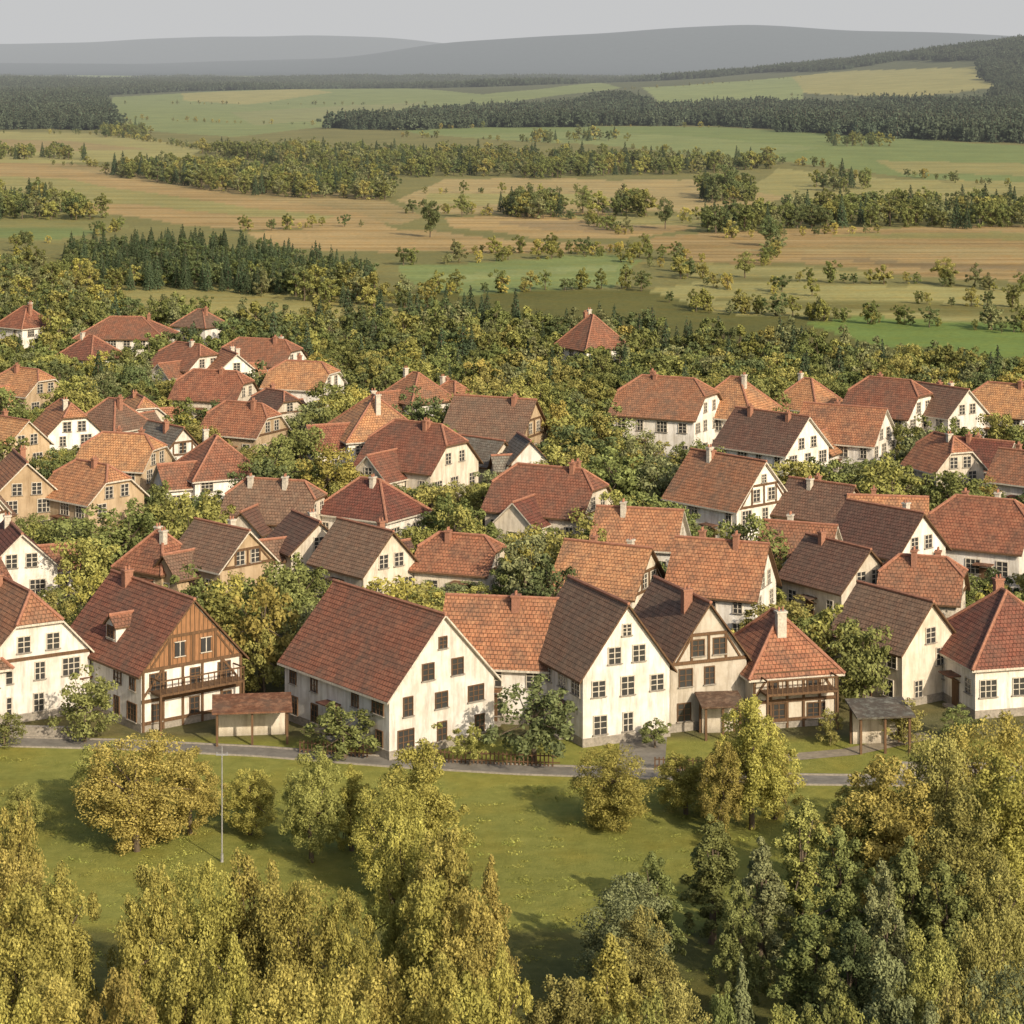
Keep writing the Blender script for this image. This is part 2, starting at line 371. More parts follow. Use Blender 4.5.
# ---- third row
h(550,553,9.4,12.5,4.2,43,66,'half','t_red','cream',tim='gable',dorm=2)
h(728,552,9.2,11.5,5,45,44,'gable','t_red','white',wing=(4,2,5,5,4,90),chim=1)
h(370,556,8,10.5,4.2,42,60,'hip','t_red','white')
h(276,556,8,10.5,3.8,42,65,'half','t_brown','cream')
h(885,600,8.2,10,4.6,45,46,'gable','t_brown','white',chim=1)
h(985,592,9.6,10.5,4.4,44,55,'half','t_orange','white',chim=2)
h(822,556,7,8.5,4,44,55,'gable','t_brown','grey')
h(888,562,6.4,8.5,3.8,43,75,'gable','t_orange','tan')
h(800,600,6.5,7.5,3.9,44,65,'gable','t_red','grey',chim=0)
# ---- fourth row
h(374,486,11,11.5,6,41,25,'hip','t_orange','white')
h(418,506,10.5,12,4.4,43,62,'half','t_red','cream',chim=2)
h(495,472,10,12,4.4,43,64,'gable','t_brown','tan',tim='gable')
h(668,462,11.5,13,6,42,66,'half','t_red','white',chim=2)
h(735,458,10,11,5.5,43,64,'hip','t_orange','white')
h(772,492,9.4,12,5,43,42,'gable','t_brown','white',chim=1)
h(845,482,8.8,11.5,5,43,62,'gable','t_orange','white',chim=1)
h(216,516,9,9.5,4.6,42,25,'hip','t_red','white',chim=1)
h(124,508,8.4,9.6,4.8,42,68,'half','t_orange','tan',chim=1)
h(66,468,7.6,8.4,4.6,43,35,'half','t_orange','white')
h(112,462,7.6,8.6,4.4,43,60,'hip','t_brown','cream')
h(166,492,6.6,8,4.6,44,36,'gable','t_grey','white',chim=0)
h(244,468,8,9.5,4.4,42,60,'half','t_orange','tan',wing=(4,1,5,5,3.8,90))
h(20,540,8.4,9.4,4.8,43,30,'gable','t_orange','tan',chim=1)
h(92,544,8.4,9.4,4.8,43,40,'half','t_orange','tan',chim=1)
h(890,452,9.5,11,5,43,60,'half','t_red','white',chim=1)
h(942,452,8,10,5,42,40,'gable','t_brown','white')
h(808,440,8,9,4.4,43,50,'hip','t_orange','white',chim=1)
h(1006,450,8,9,4.8,43,45,'half','t_orange','white')
h(944,508,7.2,7.4,4.6,44,30,'half','t_orange','cream',chim=1)
h(984,502,7,7.6,4,44,60,'gable','t_red','white')
h(1030,522,7,8,4.4,44,50,'gable','t_red','white')
h(482,492,6.4,7.4,3.5,42,50,'gable','t_grey','cream',chim=0)
h(524,497,5,6.4,4.4,44,10,'gable','t_grey','white',chim=0)
# ---- back
h(126,364,11.5,17,4.6,33,82,'hip','t_red','white',chim=1)
h(91,382,8,8.8,4,38,60,'hip','t_red','white')
h(25,352,8,8,4.6,40,50,'hip','t_orange','white')
h(200,350,7,8,4.4,40,60,'hip','t_brown','white')
h(188,398,9,10,4.6,42,50,'half','t_red','white')
h(262,392,9.5,13,4.4,38,75,'half','t_red','white')
h(230,400,6.4,8,4.6,42,30,'gable','t_orange','white')
h(304,422,9,10,5.0,38,76,'half','t_orange','white',chim=1)
h(215,428,8.5,11,4.2,42,66,'half','t_orange','cream')
h(592,376,9.5,9.5,4.8,46,40,'hip','t_red','white',chim=1)
h(26,424,8,9,4.4,42,55,'half','t_orange','tan')
h(416,432,8,9,4.4,42,40,'hip','t_red','white')
h(140,446,7,7.5,3.6,42,30,'half','t_orange','cream')
h(10,480,7.5,8,4.2,42,45,'gable','t_orange','tan')
h(452,428,6,7,3.8,42,50,'hip','t_orange','cream')
h(275,440,6.5,7,3.8,42,40,'half','t_brown','cream')
rr=random.Random(3)
for u,v in ((-70,735),(-60,640),(-50,560),(-60,480),(-50,420),(-55,370),(1110,730),(1100,640),(1085,560),(1090,480),(1080,420),(-190,740),(1210,745),(-170,600),(1190,600)):
    h(u,v,8,10,4.3,44,rr.choice((30,45,65)),rr.choice(('gable','half','hip')),rr.choice(('t_red','t_orange','t_brown')),rr.choice(('white','cream','tan')))

# ------------------------------------------------------------ ground
rows=620
ys=20*(30000/20)**(np.arange(rows)/(rows-1))
cols=np.concatenate([np.linspace(-.75,-.27,50)[:-1],np.linspace(-.27,.27,620),np.linspace(.27,.75,50)[1:]])
gx=ys[:,None]*cols[None,:]; gx=gx+np.sign(cols)[None,:]*np.clip((np.abs(cols)[None,:]-.27)/.48,0,1)*200
gy=np.repeat(ys[:,None],len(cols),1); gz=ht(gx,gy)
U=gx/gy*F+512; V=HZ+F*H/gy
wob=np.sin(U/37+V/9)*1.2+np.sin(U/11.3+1)*.5; wv=V+wob*np.clip((V-HZ)/180,0.15,1)
wu=U+np.sin(V/6.0)*4
col=np.zeros(gx.shape+(4,)); 
def setc(mask,c,fur=0): col[mask]=(c[0],c[1],c[2],fur)
setc(np.ones(gx.shape,bool),(.18,.175,.06),0)
TAN=(.56,.405,.205); TAN2=(.50,.39,.20); YG=(.44,.40,.175); GR=(.27,.325,.13); GR2=(.33,.375,.165); BG=(.24,.33,.095); OL=(.28,.26,.1); BR=(.40,.30,.17)
setc(V<88,(.08,.10,.075)); setc((V>=88)&(V<112),(.17,.18,.1)); setc(V<75,(.05,.075,.085))  # far-hill ground painted bluish, distance haze put into its colour
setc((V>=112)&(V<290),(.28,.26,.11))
FIELDS=[
 ([(-300,76),(120,75.5),(330,77),(300,80),(-300,80)],GR,.1),([(420,75.5),(700,75.5),(900,76),(700,79),(480,79)],YG,.1),
 ([(-300,128),(110,130),(200,150),(190,160),(60,166),(-300,164)],YG,.3),([(-300,136),(60,138),(150,150),(60,152),(-300,148)],TAN2,.5),
 ([(110,99),(250,93),(390,93),(480,100),(600,92),(620,97),(470,108),(340,124),(230,136),(150,128),(100,110)],GR2,.2),
 ([(180,96),(300,94),(330,98),(240,104),(180,101)],YG,.2),([(230,112),(330,106),(420,104),(360,116),(260,124)],(.40,.41,.2),.2),
 ([(640,97),(800,95),(800,106),(660,110)],GR2,.2),
 ([(790,95),(830,94),(980,97),(990,104),(900,106),(800,103)],YG,.2),
 ([(400,130),(560,124),(720,127),(870,138),(1300,158),(1300,196),(1000,190),(850,168),(760,160),(600,148),(420,137)],GR,.2),
 ([(420,137),(560,134),(700,140),(820,150),(760,160),(600,148)],GR2,.2),([(880,160),(1300,172),(1300,184),(900,172)],YG,.4),
 ([(-300,160),(60,166),(180,172),(380,195),(420,215),(400,222),(330,222),(180,205),(60,196),(-300,200)],TAN2,.7),
 ([(-300,166),(30,166),(200,190),(330,206),(400,228),(250,231),(100,214),(-300,186)],TAN,.8),
 ([(-300,178),(60,180),(200,200),(330,216),(320,221),(140,206),(-300,190)],YG,.6),
 ([(250,232),(420,228),(500,240),(640,244),(560,252),(380,253),(270,246)],TAN,.7),
 ([(400,200),(440,178),(560,176),(700,178),(820,190),(720,208),(560,212),(440,212)],TAN2,.5),
 ([(430,192),(560,190),(640,196),(560,202),(430,203)],YG,.5),
 ([(440,215),(600,212),(700,226),(650,236),(540,238),(450,226)],TAN,.8),
 ([(480,222),(620,221),(680,229),(560,231)],BR,.6),
 ([(540,215),(700,213),(830,218),(720,224),(600,222)],YG,.5),
 ([(660,236),(830,226),(1400,224),(1400,298),(1000,282),(800,264),(700,262),(640,248)],TAN,.9),
 ([(700,248),(860,244),(1400,252),(1400,262),(880,254)],TAN2,.8),([(820,232),(1400,232),(1400,240),(900,239)],YG,.6),([(780,258),(940,262),(1400,276),(1400,284),(960,270)],BR,.6),
 ([(780,168),(900,178),(1400,190),(1400,206),(860,204),(740,186)],YG,.4),
 ([(700,262),(800,268),(900,276),(800,280),(690,276)],YG,.4),
 ([(400,266),(600,254),(640,262),(620,284),(470,296),(420,292)],GR,.3),([(430,274),(620,266),(620,272),(450,282)],GR2,.3),
 ([(640,290),(700,282),(860,284),(1400,304),(1400,332),(850,318),(720,312)],(.46,.42,.18),.4),
 ([(700,300),(900,302),(1400,318),(1400,326),(860,312)],OL,.5),
 ([(800,325),(870,317),(1400,335),(1400,362),(1000,358),(880,345)],BG,.2),
 ([(-300,206),(100,212),(130,226),(60,242),(-300,240)],(.36,.34,.14),.3),([(-300,228),(60,228),(110,232),(60,240),(-300,238)],GR,.3),
 ([(100,287),(300,291),(400,302),(440,324),(260,322),(120,312)],(.42,.37,.15),.4),
 ([(-300,250),(60,256),(90,275),(60,290),(-300,290)],OL,.1)]
for p,c,f in FIELDS:
    k=rng.uniform(.9,1.1); setc(inpoly(wu,wv,p),(c[0]*k,c[1]*k,c[2]*k),f)
setc((V>400)&(V<745),(.19,.175,.085))
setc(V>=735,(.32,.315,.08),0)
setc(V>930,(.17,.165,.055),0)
nr,nc=gx.shape
me=bpy.data.meshes.new('ground'); me.vertices.add(nr*nc)
me.vertices.foreach_set('co',np.stack([gx,gy,gz],-1).astype(np.float32).ravel())
i=np.arange(nr-1)[:,None]*nc+np.arange(nc-1)[None,:]
quads=np.stack([i,i+1,i+nc+1,i+nc],-1).reshape(-1,4)
nf=len(quads); me.loops.add(nf*4); me.polygons.add(nf)
me.loops.foreach_set('vertex_index',quads.ravel().astype(np.int32)); me.polygons.foreach_set('loop_start',np.arange(nf,dtype=np.int32)*4)
me.update(calc_edges=True); me.polygons.foreach_set('use_smooth',np.ones(nf,bool))
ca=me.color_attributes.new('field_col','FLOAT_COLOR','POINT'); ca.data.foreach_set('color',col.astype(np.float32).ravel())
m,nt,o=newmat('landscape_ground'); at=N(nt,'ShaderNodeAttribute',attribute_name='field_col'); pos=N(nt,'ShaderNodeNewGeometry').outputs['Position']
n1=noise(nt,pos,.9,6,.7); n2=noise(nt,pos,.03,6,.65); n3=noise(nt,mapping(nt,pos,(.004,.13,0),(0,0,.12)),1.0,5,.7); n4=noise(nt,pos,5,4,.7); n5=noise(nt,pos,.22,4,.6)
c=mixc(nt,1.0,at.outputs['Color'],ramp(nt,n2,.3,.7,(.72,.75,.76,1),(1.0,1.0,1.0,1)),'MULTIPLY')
c=mixc(nt,1.0,c,ramp(nt,n1,.3,.72,(.62,.66,.6,1),(1.0,1.0,1.0,1)),'MULTIPLY')
c=mixc(nt,ramp(nt,n5,.45,.7),c,mixc(nt,1.0,c,(1.12,1.0,.85,1),'MULTIPLY'))
c=mixc(nt,math_(nt,'MULTIPLY',at.outputs['Alpha'],ramp(nt,n3,.46,.56)),c,mixc(nt,1.0,c,(.7,.66,.58,1),'MULTIPLY'))
principled(nt,o,c,.95,n4,.8,.12,.1)
me.materials.append(m); g=bpy.data.objects.new('ground',me); ROOT.objects.link(g)

def strip(name,pts,w,z,mat,kerb=False):
    P=[Vector((*plan(*p),0)) for p in pts]; mb=MB(); L_=[];R_=[]
    for i,p in enumerate(P):
        t=(P[min(i+1,len(P)-1)]-P[max(i-1,0)]).normalized(); n=Vector((-t.y,t.x,0)); L_.append(p+n*w/2+Vector((0,0,z))); R_.append(p-n*w/2+Vector((0,0,z)))
    for i in range(len(P)-1):
        mb.poly([R_[i],R_[i+1],L_[i+1],L_[i]],0)
        if kerb:
            for A in (L_,R_):
                mb.bar(A[i]+Vector((0,0,.03)),A[i+1]+Vector((0,0,.03)),.14,.12,(0,0,1),1)
    return mb.obj(name,[mat,M['stone']])
asph=simple('worn_asphalt',(.2,.185,.16),.9,1.2,.3); grav=simple('gravel_track',(.27,.23,.17),.95,2,.3)
RD=[(-300,738),(0,742),(120,745),(260,752),(400,763),(520,770),(640,774),(800,780),(960,782),(1300,785)]
strip('village_road',RD,2.2,.012,asph,True)
strip('village_lane',[(640,772),(648,700),(660,660),(640,600),(600,560),(560,520),(480,460),(440,430)],3.2,.008,asph)
strip('gravel_path',[(690,778),(760,760),(850,752),(930,735)],1.6,.016,grav)

# ------------------------------------------------------------ trees
def unit(a): return a/np.maximum(np.linalg.norm(a,axis=-1,keepdims=True),1e-9)
class TG:
    def __init__(s): s.V=[];s.Fq=[];s.mat=[];s.t=[];s.n=0
    def leaves(s,c,nrm,size,tint,g,asp=.6):
        n=len(c); t=unit(np.cross(nrm,g.normal(size=(n,3)))); b=np.cross(nrm,t); size=size[:,None]
        v=np.stack([c+t*size,c+b*size*asp,c-t*size,c-b*size*asp],1).reshape(-1,3)
        s.V.append(v); s.Fq.append(np.arange(4*n).reshape(-1,4)+s.n); s.mat.append(np.ones(n,int)); s.t.append(np.repeat(tint,4)); s.n+=4*n
    def limb(s,a,b,r1,r2,k=6):
        a=np.array(a,float);b=np.array(b,float); t=unit(b-a); x=unit(np.cross(t,[.3,.9,.1])); y=np.cross(t,x)
        an=np.arange(k)*2*np.pi/k; ring=np.cos(an)[:,None]*x+np.sin(an)[:,None]*y
        s.V.append(np.concatenate([a+ring*r1,b+ring*r2])); i=np.arange(k); j=(i+1)%k
        s.Fq.append(np.stack([i,j,j+k,i+k],1)+s.n); s.mat.append(np.zeros(k,int)); s.t.append(np.ones(2*k)); s.n+=2*k
    def mesh(s,name,fol):
        V=np.concatenate(s.V).astype(np.float32); Q=np.concatenate(s.Fq).astype(np.int32); nf=len(Q)
        me=bpy.data.meshes.new(name); me.vertices.add(len(V)); me.vertices.foreach_set('co',V.ravel()); me.loops.add(nf*4); me.polygons.add(nf)
        me.loops.foreach_set('vertex_index',Q.ravel()); me.polygons.foreach_set('loop_start',np.arange(nf,dtype=np.int32)*4)
        me.materials.append(M['bark']); me.materials.append(M[fol]); me.polygons.foreach_set('material_index',np.concatenate(s.mat).astype(np.int32))
        me.update(calc_edges=True)
        a=me.attributes.new('tint','FLOAT','POINT'); a.data.foreach_set('value',np.concatenate(s.t).astype(np.float32)); return me
def decid(T,h,cr,ncl,nl,leaf,seed,org=(0,0,0),shape='round',trunk=True,sc=1):
    g=np.random.default_rng(seed); org=np.array(org,float)
    d=unit(g.normal(size=(ncl,3))); rad=g.random(ncl)**(1/2.4)
    az=np.arctan2(d[:,1],d[:,0]); ph=g.random(4)*6.28
    mod=1+.18*np.sin(2*az+ph[0])+.14*np.sin(3*az+ph[1]+d[:,2]*2)+.1*np.sin(5*az+ph[2])
    if shape=='round': cz,ch=.56*h,.42*h; prof=np.ones(ncl)
    elif shape=='oval': cz,ch=.50*h,.47*h; prof=1-.3*d[:,2]
    elif shape=='spire': cz,ch=.50*h,.49*h; prof=1-.5*np.clip(d[:,2],-.3,1)
    else: cz,ch=.48*h,.47*h; prof=np.ones(ncl)
    c=np.stack([d[:,0]*rad*cr*mod*prof,d[:,1]*rad*cr*mod*prof,cz+d[:,2]*rad*ch*(1+.1*np.sin(az*2+ph[3]))],1)
    rc=cr*g.uniform(.16,.34,ncl)*(1.1-.3*rad)
    feather=shape in('oval','spire')
    if feather: rc*=.8
    if trunk:
        top=np.array([g.normal()*.03*h,g.normal()*.03*h,.72*h]); mid=np.array([g.normal()*.02*h,g.normal()*.02*h,.33*h])
        T.limb(org+[0,0,-.2],org+mid,.026*h,.018*h,7); T.limb(org+mid,org+top,.018*h,.006*h,6)
        for i in range(min(ncl,14)):
            f=g.uniform(.0,.7); a=mid*(1-f)+top*f; T.limb(org+a,org+c[i],.009*h,.003*h,4)
    idx=np.repeat(np.arange(ncl),nl); n=len(idx)
    dd=unit(g.normal(size=(n,3))+np.array([0,0,.25])); q=(.35+.85*g.random(n)**.7)
    st=1.3 if feather else 1.0
    p=c[idx]+dd*(rc[idx]*q)[:,None]*np.array([1,1,.8*st])
    if feather:
        zt=dd[:,2]*q; p[:,:2]=c[idx][:,:2]+(p[:,:2]-c[idx][:,:2])*(1-.3*np.clip(zt,0,1))[:,None]
    nr=unit(dd+g.normal(size=(n,3))*.55)
    tint=(g.uniform(.82,1.16,ncl))[idx]*g.uniform(.72,1.28,n)
    T.leaves(org+p,nr,leaf*g.uniform(.6,1.3,n),tint,g)
def conifer(T,h,cr,n,leaf,seed,org=(0,0,0),tiers=13):
    g=np.random.default_rng(seed); org=np.array(org,float)
    T.limb(org+[0,0,-.2],org+[0,0,h*.95],.02*h,.004*h,5)
    t=1-np.sqrt(g.random(n)); k=np.floor(t*tiers); fr=t*tiers-k
    nb=9; a=(np.floor(g.random(n)*nb)+k*.37+g.normal(size=n)*.13)*2*np.pi/nb
    R=cr*(1-t)**.85*(1.05-.4*fr)*(1+.15*np.sin(a*2+seed)); q=.35+.65*g.random(n)**.6
    p=np.stack([np.cos(a)*R*q,np.sin(a)*R*q,h*(.08+.9*t)-R*q*.22+g.normal(size=n)*.02*h],1)
    nr=unit(np.stack([np.cos(a)*.8,np.sin(a)*.8,np.full(n,.6)],1)+g.normal(size=(n,3))*.5)
    T.leaves(org+p,nr,leaf*g.uniform(.6,1.3,n),g.uniform(.7,1.25,n),g,.45)
def mk(fn,name,fol,*a,**k):
    T=TG(); fn(T,*a,**k); return T.mesh(name,fol)
NEAR=[mk(decid,'tree_near_a','gold',10,3.3,140,210,.092,1,shape='bush'),mk(decid,'tree_near_b','gold',10,3.0,130,210,.092,2,shape='oval'),
      mk(decid,'tree_near_c','gold',10,3.7,160,200,.096,3,shape='bush'),mk(decid,'tree_near_d','gold',10,2.6,120,200,.088,4,shape='spire'),
      mk(decid,'tree_near_e','gold',10,3.2,140,210,.092,5,shape='oval')]
POP=[mk(decid,'poplar_near','dark',10,1.9,110,180,.092,6,shape='spire'),mk(decid,'poplar_near_b','dark',10,2.2,120,180,.092,16,shape='spire')]
MID=[mk(decid,'tree_mid_%d'%s,'green',7,2.5+.2*(s%3),50,76,.15,20+s,shape=('round','oval','bush')[s%3]) for s in range(6)]
CON=mk(conifer,'conifer_mid','conif',10,2.3,9000,.13,40,tiers=16)
NW={'tree_near_a':7.2,'tree_near_b':6.6,'tree_near_c':8.2,'tree_near_d':5.6,'tree_near_e':7.0,'poplar_near':4.0,'poplar_near_b':4.6,'conifer_mid':4.6}
def place(me,name,x,y,hgt,nom,mat,wid=1.0,z=0):
    ob=bpy.data.objects.new(name,me); ROOT.objects.link(ob); s=hgt/nom
    ob.location=(x,y,z); ob.rotation_euler=(0,0,random.uniform(0,6.28)); ob.scale=(s*wid,s*wid,s)
    if mat:
        ob.material_slots[1].link='OBJECT'; ob.material_slots[1].material=M[mat]
    return ob
def tree(u,vt,d,wpx,mat,me=None,name='deciduous_tree'):
    s=F/d; vb=HZ+F*H/d; hgt=(vb-vt)/s; x=(u-512)/s
    w=(wpx/s)/(NW[me.name]*hgt/10); return place(me,name,x,d,hgt,10,mat,w)
a,b,c_,d_,e_=NEAR
for t in [
 (20,780,146,50,'olive',b),(137,722,143,112,'gold',a),(100,738,150,60,'olive',b),(190,745,146,74,'gold',e_),(250,765,146,66,'gold',b),(312,748,141,74,'olive',e_),(352,768,143,56,'gold',d_),
 (415,738,138,108,'gold',e_),(392,775,134,80,'gold',a),(612,742,147,90,'gold',a),(686,750,150,70,'gold',b),(752,692,147,88,'gold',e_),(722,735,146,60,'gold',b),(775,735,149,50,'gold',d_),
 (990,700,138,110,'gold',a),(940,725,134,110,'olive',c_),(885,755,131,130,'gold',e_),(1010,745,128,120,'gold',b),(960,790,124,110,'olive',e_),(850,778,133,80,'olive',b),
 (712,815,128,70,'green',POP[0]),(760,838,122,64,'sage',POP[0]),(800,800,127,80,'olive',POP[1]),(845,825,120,80,'green',POP[1]),(905,838,117,74,'green',POP[0]),(885,860,113,70,'sage',POP[1]),(950,860,116,90,'green',POP[1]),(1000,850,116,90,'olive',b),(740,880,116,60,'green',POP[1]),
 (810,905,112,80,'green',POP[0]),(850,915,110,80,'dark',POP[1]),
 (925,920,106,90,'olive',e_),(990,900,108,90,'olive',c_),(1015,940,100,110,'sage',a),(885,950,100,100,'sage',d_),(960,965,96,100,'olive',b),(830,950,102,70,'green',POP[0]),
 (655,850,122,60,'green',POP[1]),(625,868,119,110,'sage',a),(640,905,113,90,'olive',e_),(560,965,103,110,'olive',b),(612,942,105,110,'gold',d_),(680,965,100,90,'olive',a),(742,948,101,66,'sage',CON),
 (720,985,98,60,'green',e_),
 (15,790,120,70,'gold',b),(10,840,116,90,'gold',a),(60,860,112,100,'gold',b),(25,880,105,120,'gold',e_),(150,855,110,90,'gold',e_),(205,842,112,90,'gold',a),(255,840,113,90,'gold',b),
 (300,865,109,100,'gold',c_),(350,885,108,80,'gold',e_),(405,800,118,80,'gold',b),(440,815,114,100,'gold',b),(430,870,108,110,'gold',e_),(470,885,106,100,'gold',e_),(490,865,112,60,'gold',d_),
 (180,925,100,120,'gold',b),(60,955,96,130,'gold',a),(235,945,98,90,'gold',d_),(120,965,95,110,'gold',e_),(300,950,97,120,'gold',a),(370,945,99,110,'gold',b),(430,950,98,120,'gold',e_),(500,940,101,80,'gold',b),(15,980,92,120,'gold',e_),(340,985,92,120,'gold',c_),(220,990,91,120,'gold',a),(470,985,94,110,'gold',d_),
 (640,985,95,110,'olive',b),(790,990,96,90,'olive',a),(860,990,94,100,'olive',b),(930,1000,92,110,'sage',b),(1000,1000,90,110,'olive',e_)]:
    u_,vt,dd,wp,mt,ms=t
    nm='poplar_tree' if ms in POP else ('young_conifer_tree' if ms is CON else 'deciduous_tree')
    tree(u_,vt,dd,wp,mt,ms,nm)
for k in range(14):
    sx=random.choice((-1,1)); d=random.uniform(100,140); place(random.choice(NEAR),'deciduous_tree',sx*(d*.213+random.uniform(5,20)),d,random.uniform(7,11),10,random.choice(('gold','olive')))
def vt_(u,vb,hgt,mat,w=1.0):
    x,y=plan(u,vb); place(random.choice(MID),'garden_tree',x,y,hgt,7,mat,w)
for q in [(85,742,5.2,'green',1.1),(345,758,3.9,'green',1.7),(535,765,6.2,'dark',1.3),(470,765,3,'olive',1.2),(262,690,9,'gold',.95),(235,660,7,'gold',1),(285,640,6,'olive',.9),(425,745,3.8,'olive',1.1),(862,715,7.5,'green',.9),(705,715,3.5,'green',1),(655,748,2.2,'green',1.4),(905,745,3.2,'olive',1.2),(5,748,2.6,'green',1.3),
          (770,612,5,'gold',1),(655,510,5.5,'green',1.5),(620,540,4,'green',1.2),(530,600,6.5,'gold',1),(415,600,5,'olive',1),(395,590,5,'green',1),(570,470,6,'olive',1.2),(205,480,6.5,'olive',1),(790,650,4,'green',1),(30,640,4,'green',1),(560,690,4,'green',1.4),(500,700,3,'green',1.3),(830,745,2.5,'olive',1),(960,740,2.5,'green',1.3)]: vt_(*q)
def clear(x,y,mg):
    for X,Y,hx,hy,th,hh in HOUSES:
        dx,dy=x-X,y-Y; c,s=math.cos(-th),math.sin(-th); lx,ly=dx*c-dy*s,dx*s+dy*c
        if abs(lx)<hx+mg and abs(ly)<hy+mg: return False
    return True
def hlim(x,y):
    l=99
    for X,Y,hx,hy,th,hh in HOUSES:
        e=max(hx,hy); dy=Y-y; lx=abs(x*Y/y-X)
        if 0<dy<16+e and lx<e+.6: l=min(l,3.0+max(0,(dy-e))*.14)
    return l
cnt=0; yy=176.
while yy<345:
    xx=-yy*.245
    while xx<yy*.245:
        x=xx+random.uniform(-2,2); y=yy+random.uniform(-2.5,2.5)
        if clear(x,y,1.3):
            hl=hlim(x,y); hgt=min(hl,random.uniform(4,8.5))
            u,v=to_uv(x,y)
            if v<430: hgt=min(hl*1.1,random.uniform(4.5,7.5))
            mt=random.choices(('green','olive','dark','gold','sage'),(.36,.32,.1,.12,.1))[0]
            place(random.choice(MID),'garden_tree',x,y,hgt,7,mt,random.uniform(.9,1.25) if hgt>4.5 else random.uniform(1.2,1.6)); cnt+=1
        xx+=4.6
    yy+=4.9
def protocol(name,meshes):
    c=bpy.data.collections.new(name)
    for i,m_ in enumerate(meshes):
        ob=bpy.data.objects.new(name+'_%d'%i,m_); c.objects.link(ob)
    return c
lowd=[mk(decid,'forest_tree_%d'%s,('f_green','f_dark','f_olive','f_green','f_gold','f_sage','f_olive')[s],12,4.6,26,56,.42,60+s,shape='bush') for s in range(7)]
lowc=[mk(conifer,'forest_spruce_%d'%s,'f_conif',15,3.4,1000,.42,80+s,tiers=9) for s in range(3)]
def patch(seed,con,fol):
    T=TG(); g=np.random.default_rng(seed)
    for i in range(26):
        o_=(g.uniform(-15,15),g.uniform(-15,15),0)
        if g.random()<con: conifer(T,g.uniform(9,14),3.2,150,1.0,seed*100+i,o_,7)
        else: decid(T,g.uniform(8,11),4.4,12,14,1.0,seed*100+i,o_,trunk=False)
    return T.mesh('forest_patch_%d'%seed,fol)
M['f_blue']=foliage('far_foliage_blue',(.07,.09,.06),.2,0)
pat=[patch(s,.7,'f_blue') for s in range(3)]+[patch(5+s,.3,'f_blue') for s in range(2)]
C_dec=protocol('deciduous_variants',lowd); C_mix=protocol('mixed_variants',[lowd[1],lowd[0],lowd[3],lowd[2],lowc[0],lowd[5],lowd[0]]); C_con=protocol('spruce_variants',lowc+[lowd[1]]); C_pat=protocol('forest_patches',pat)
def scatter(name,P,coll,smin,smax):
    P=np.array(P); n=len(P); g=np.random.default_rng(n)
    P=P[g.permutation(n)]
    me=bpy.data.meshes.new(name); me.vertices.add(n); z=ht(P[:,0],P[:,1])-.1
    me.vertices.foreach_set('co',np.stack([P[:,0],P[:,1],z],1).astype(np.float32).ravel())
    for nm,vals in (('rz',g.random(n)*6.28),('sc',smin+(smax-smin)*g.random(n)**1.4)):
        a_=me.attributes.new(nm,'FLOAT','POINT'); a_.data.foreach_set('value',vals.astype(np.float32))
    me.update(); ob=bpy.data.objects.new(name,me); ROOT.objects.link(ob)
    ng=bpy.data.node_groups.new(name+'_scatter','GeometryNodeTree')
    ng.interface.new_socket('Geometry',in_out='INPUT',socket_type='NodeSocketGeometry'); ng.interface.new_socket('Geometry',in_out='OUTPUT',socket_type='NodeSocketGeometry')
    gi=ng.nodes.new('NodeGroupInput'); go=ng.nodes.new('NodeGroupOutput'); ci=ng.nodes.new('GeometryNodeCollectionInfo'); ip=ng.nodes.new('GeometryNodeInstanceOnPoints')
    ci.inputs['Collection'].default_value=coll; ci.inputs['Separate Children'].default_value=True; ci.inputs['Reset Children'].default_value=True
    ip.inputs['Pick Instance'].default_value=True
    na=ng.nodes.new('GeometryNodeInputNamedAttribute'); na.data_type='FLOAT'; na.inputs['Name'].default_value='rz'
    nb=ng.nodes.new('GeometryNodeInputNamedAttribute'); nb.data_type='FLOAT'; nb.inputs['Name'].default_value='sc'
    cx=ng.nodes.new('ShaderNodeCombineXYZ'); ng.links.new(na.outputs['Attribute'],cx.inputs[2]); ng.links.new(cx.outputs[0],ip.inputs['Rotation']); ng.links.new(nb.outputs['Attribute'],ip.inputs['Scale'])
    ng.links.new(gi.outputs[0],ip.inputs['Points']); ng.links.new(ci.outputs[0],ip.inputs['Instance']); ng.links.new(ip.outputs[0],go.inputs[0])
    md=ob.modifiers.new('scatter','NODES'); md.node_group=ng; print(name,n); return ob
def fill(poly,sp,jit=.45,keep=1.0,ck=False):
    w=[plan(*p) for p in poly]; xs=[p[0] for p in w]; ysz=[p[1] for p in w]
    X,Y=np.meshgrid(np.arange(min(xs),max(xs),sp),np.arange(min(ysz),max(ysz),sp)); X=X.ravel();Y=Y.ravel()
    X=X+rng.uniform(-jit,jit,X.shape)*sp; Y=Y+rng.uniform(-jit,jit,Y.shape)*sp
    u,v=to_uv(X,Y); k=inpoly(u+np.sin(v/3)*4,v+np.sin(u/23)*1.0,poly)&(rng.random(X.shape)<keep)
    P=np.stack([X[k],Y[k]],1)
    if ck: P=np.array([p for p in P if clear(p[0],p[1],2.0) and hlim(p[0],p[1])>4.6])
    return P.reshape(-1,2)
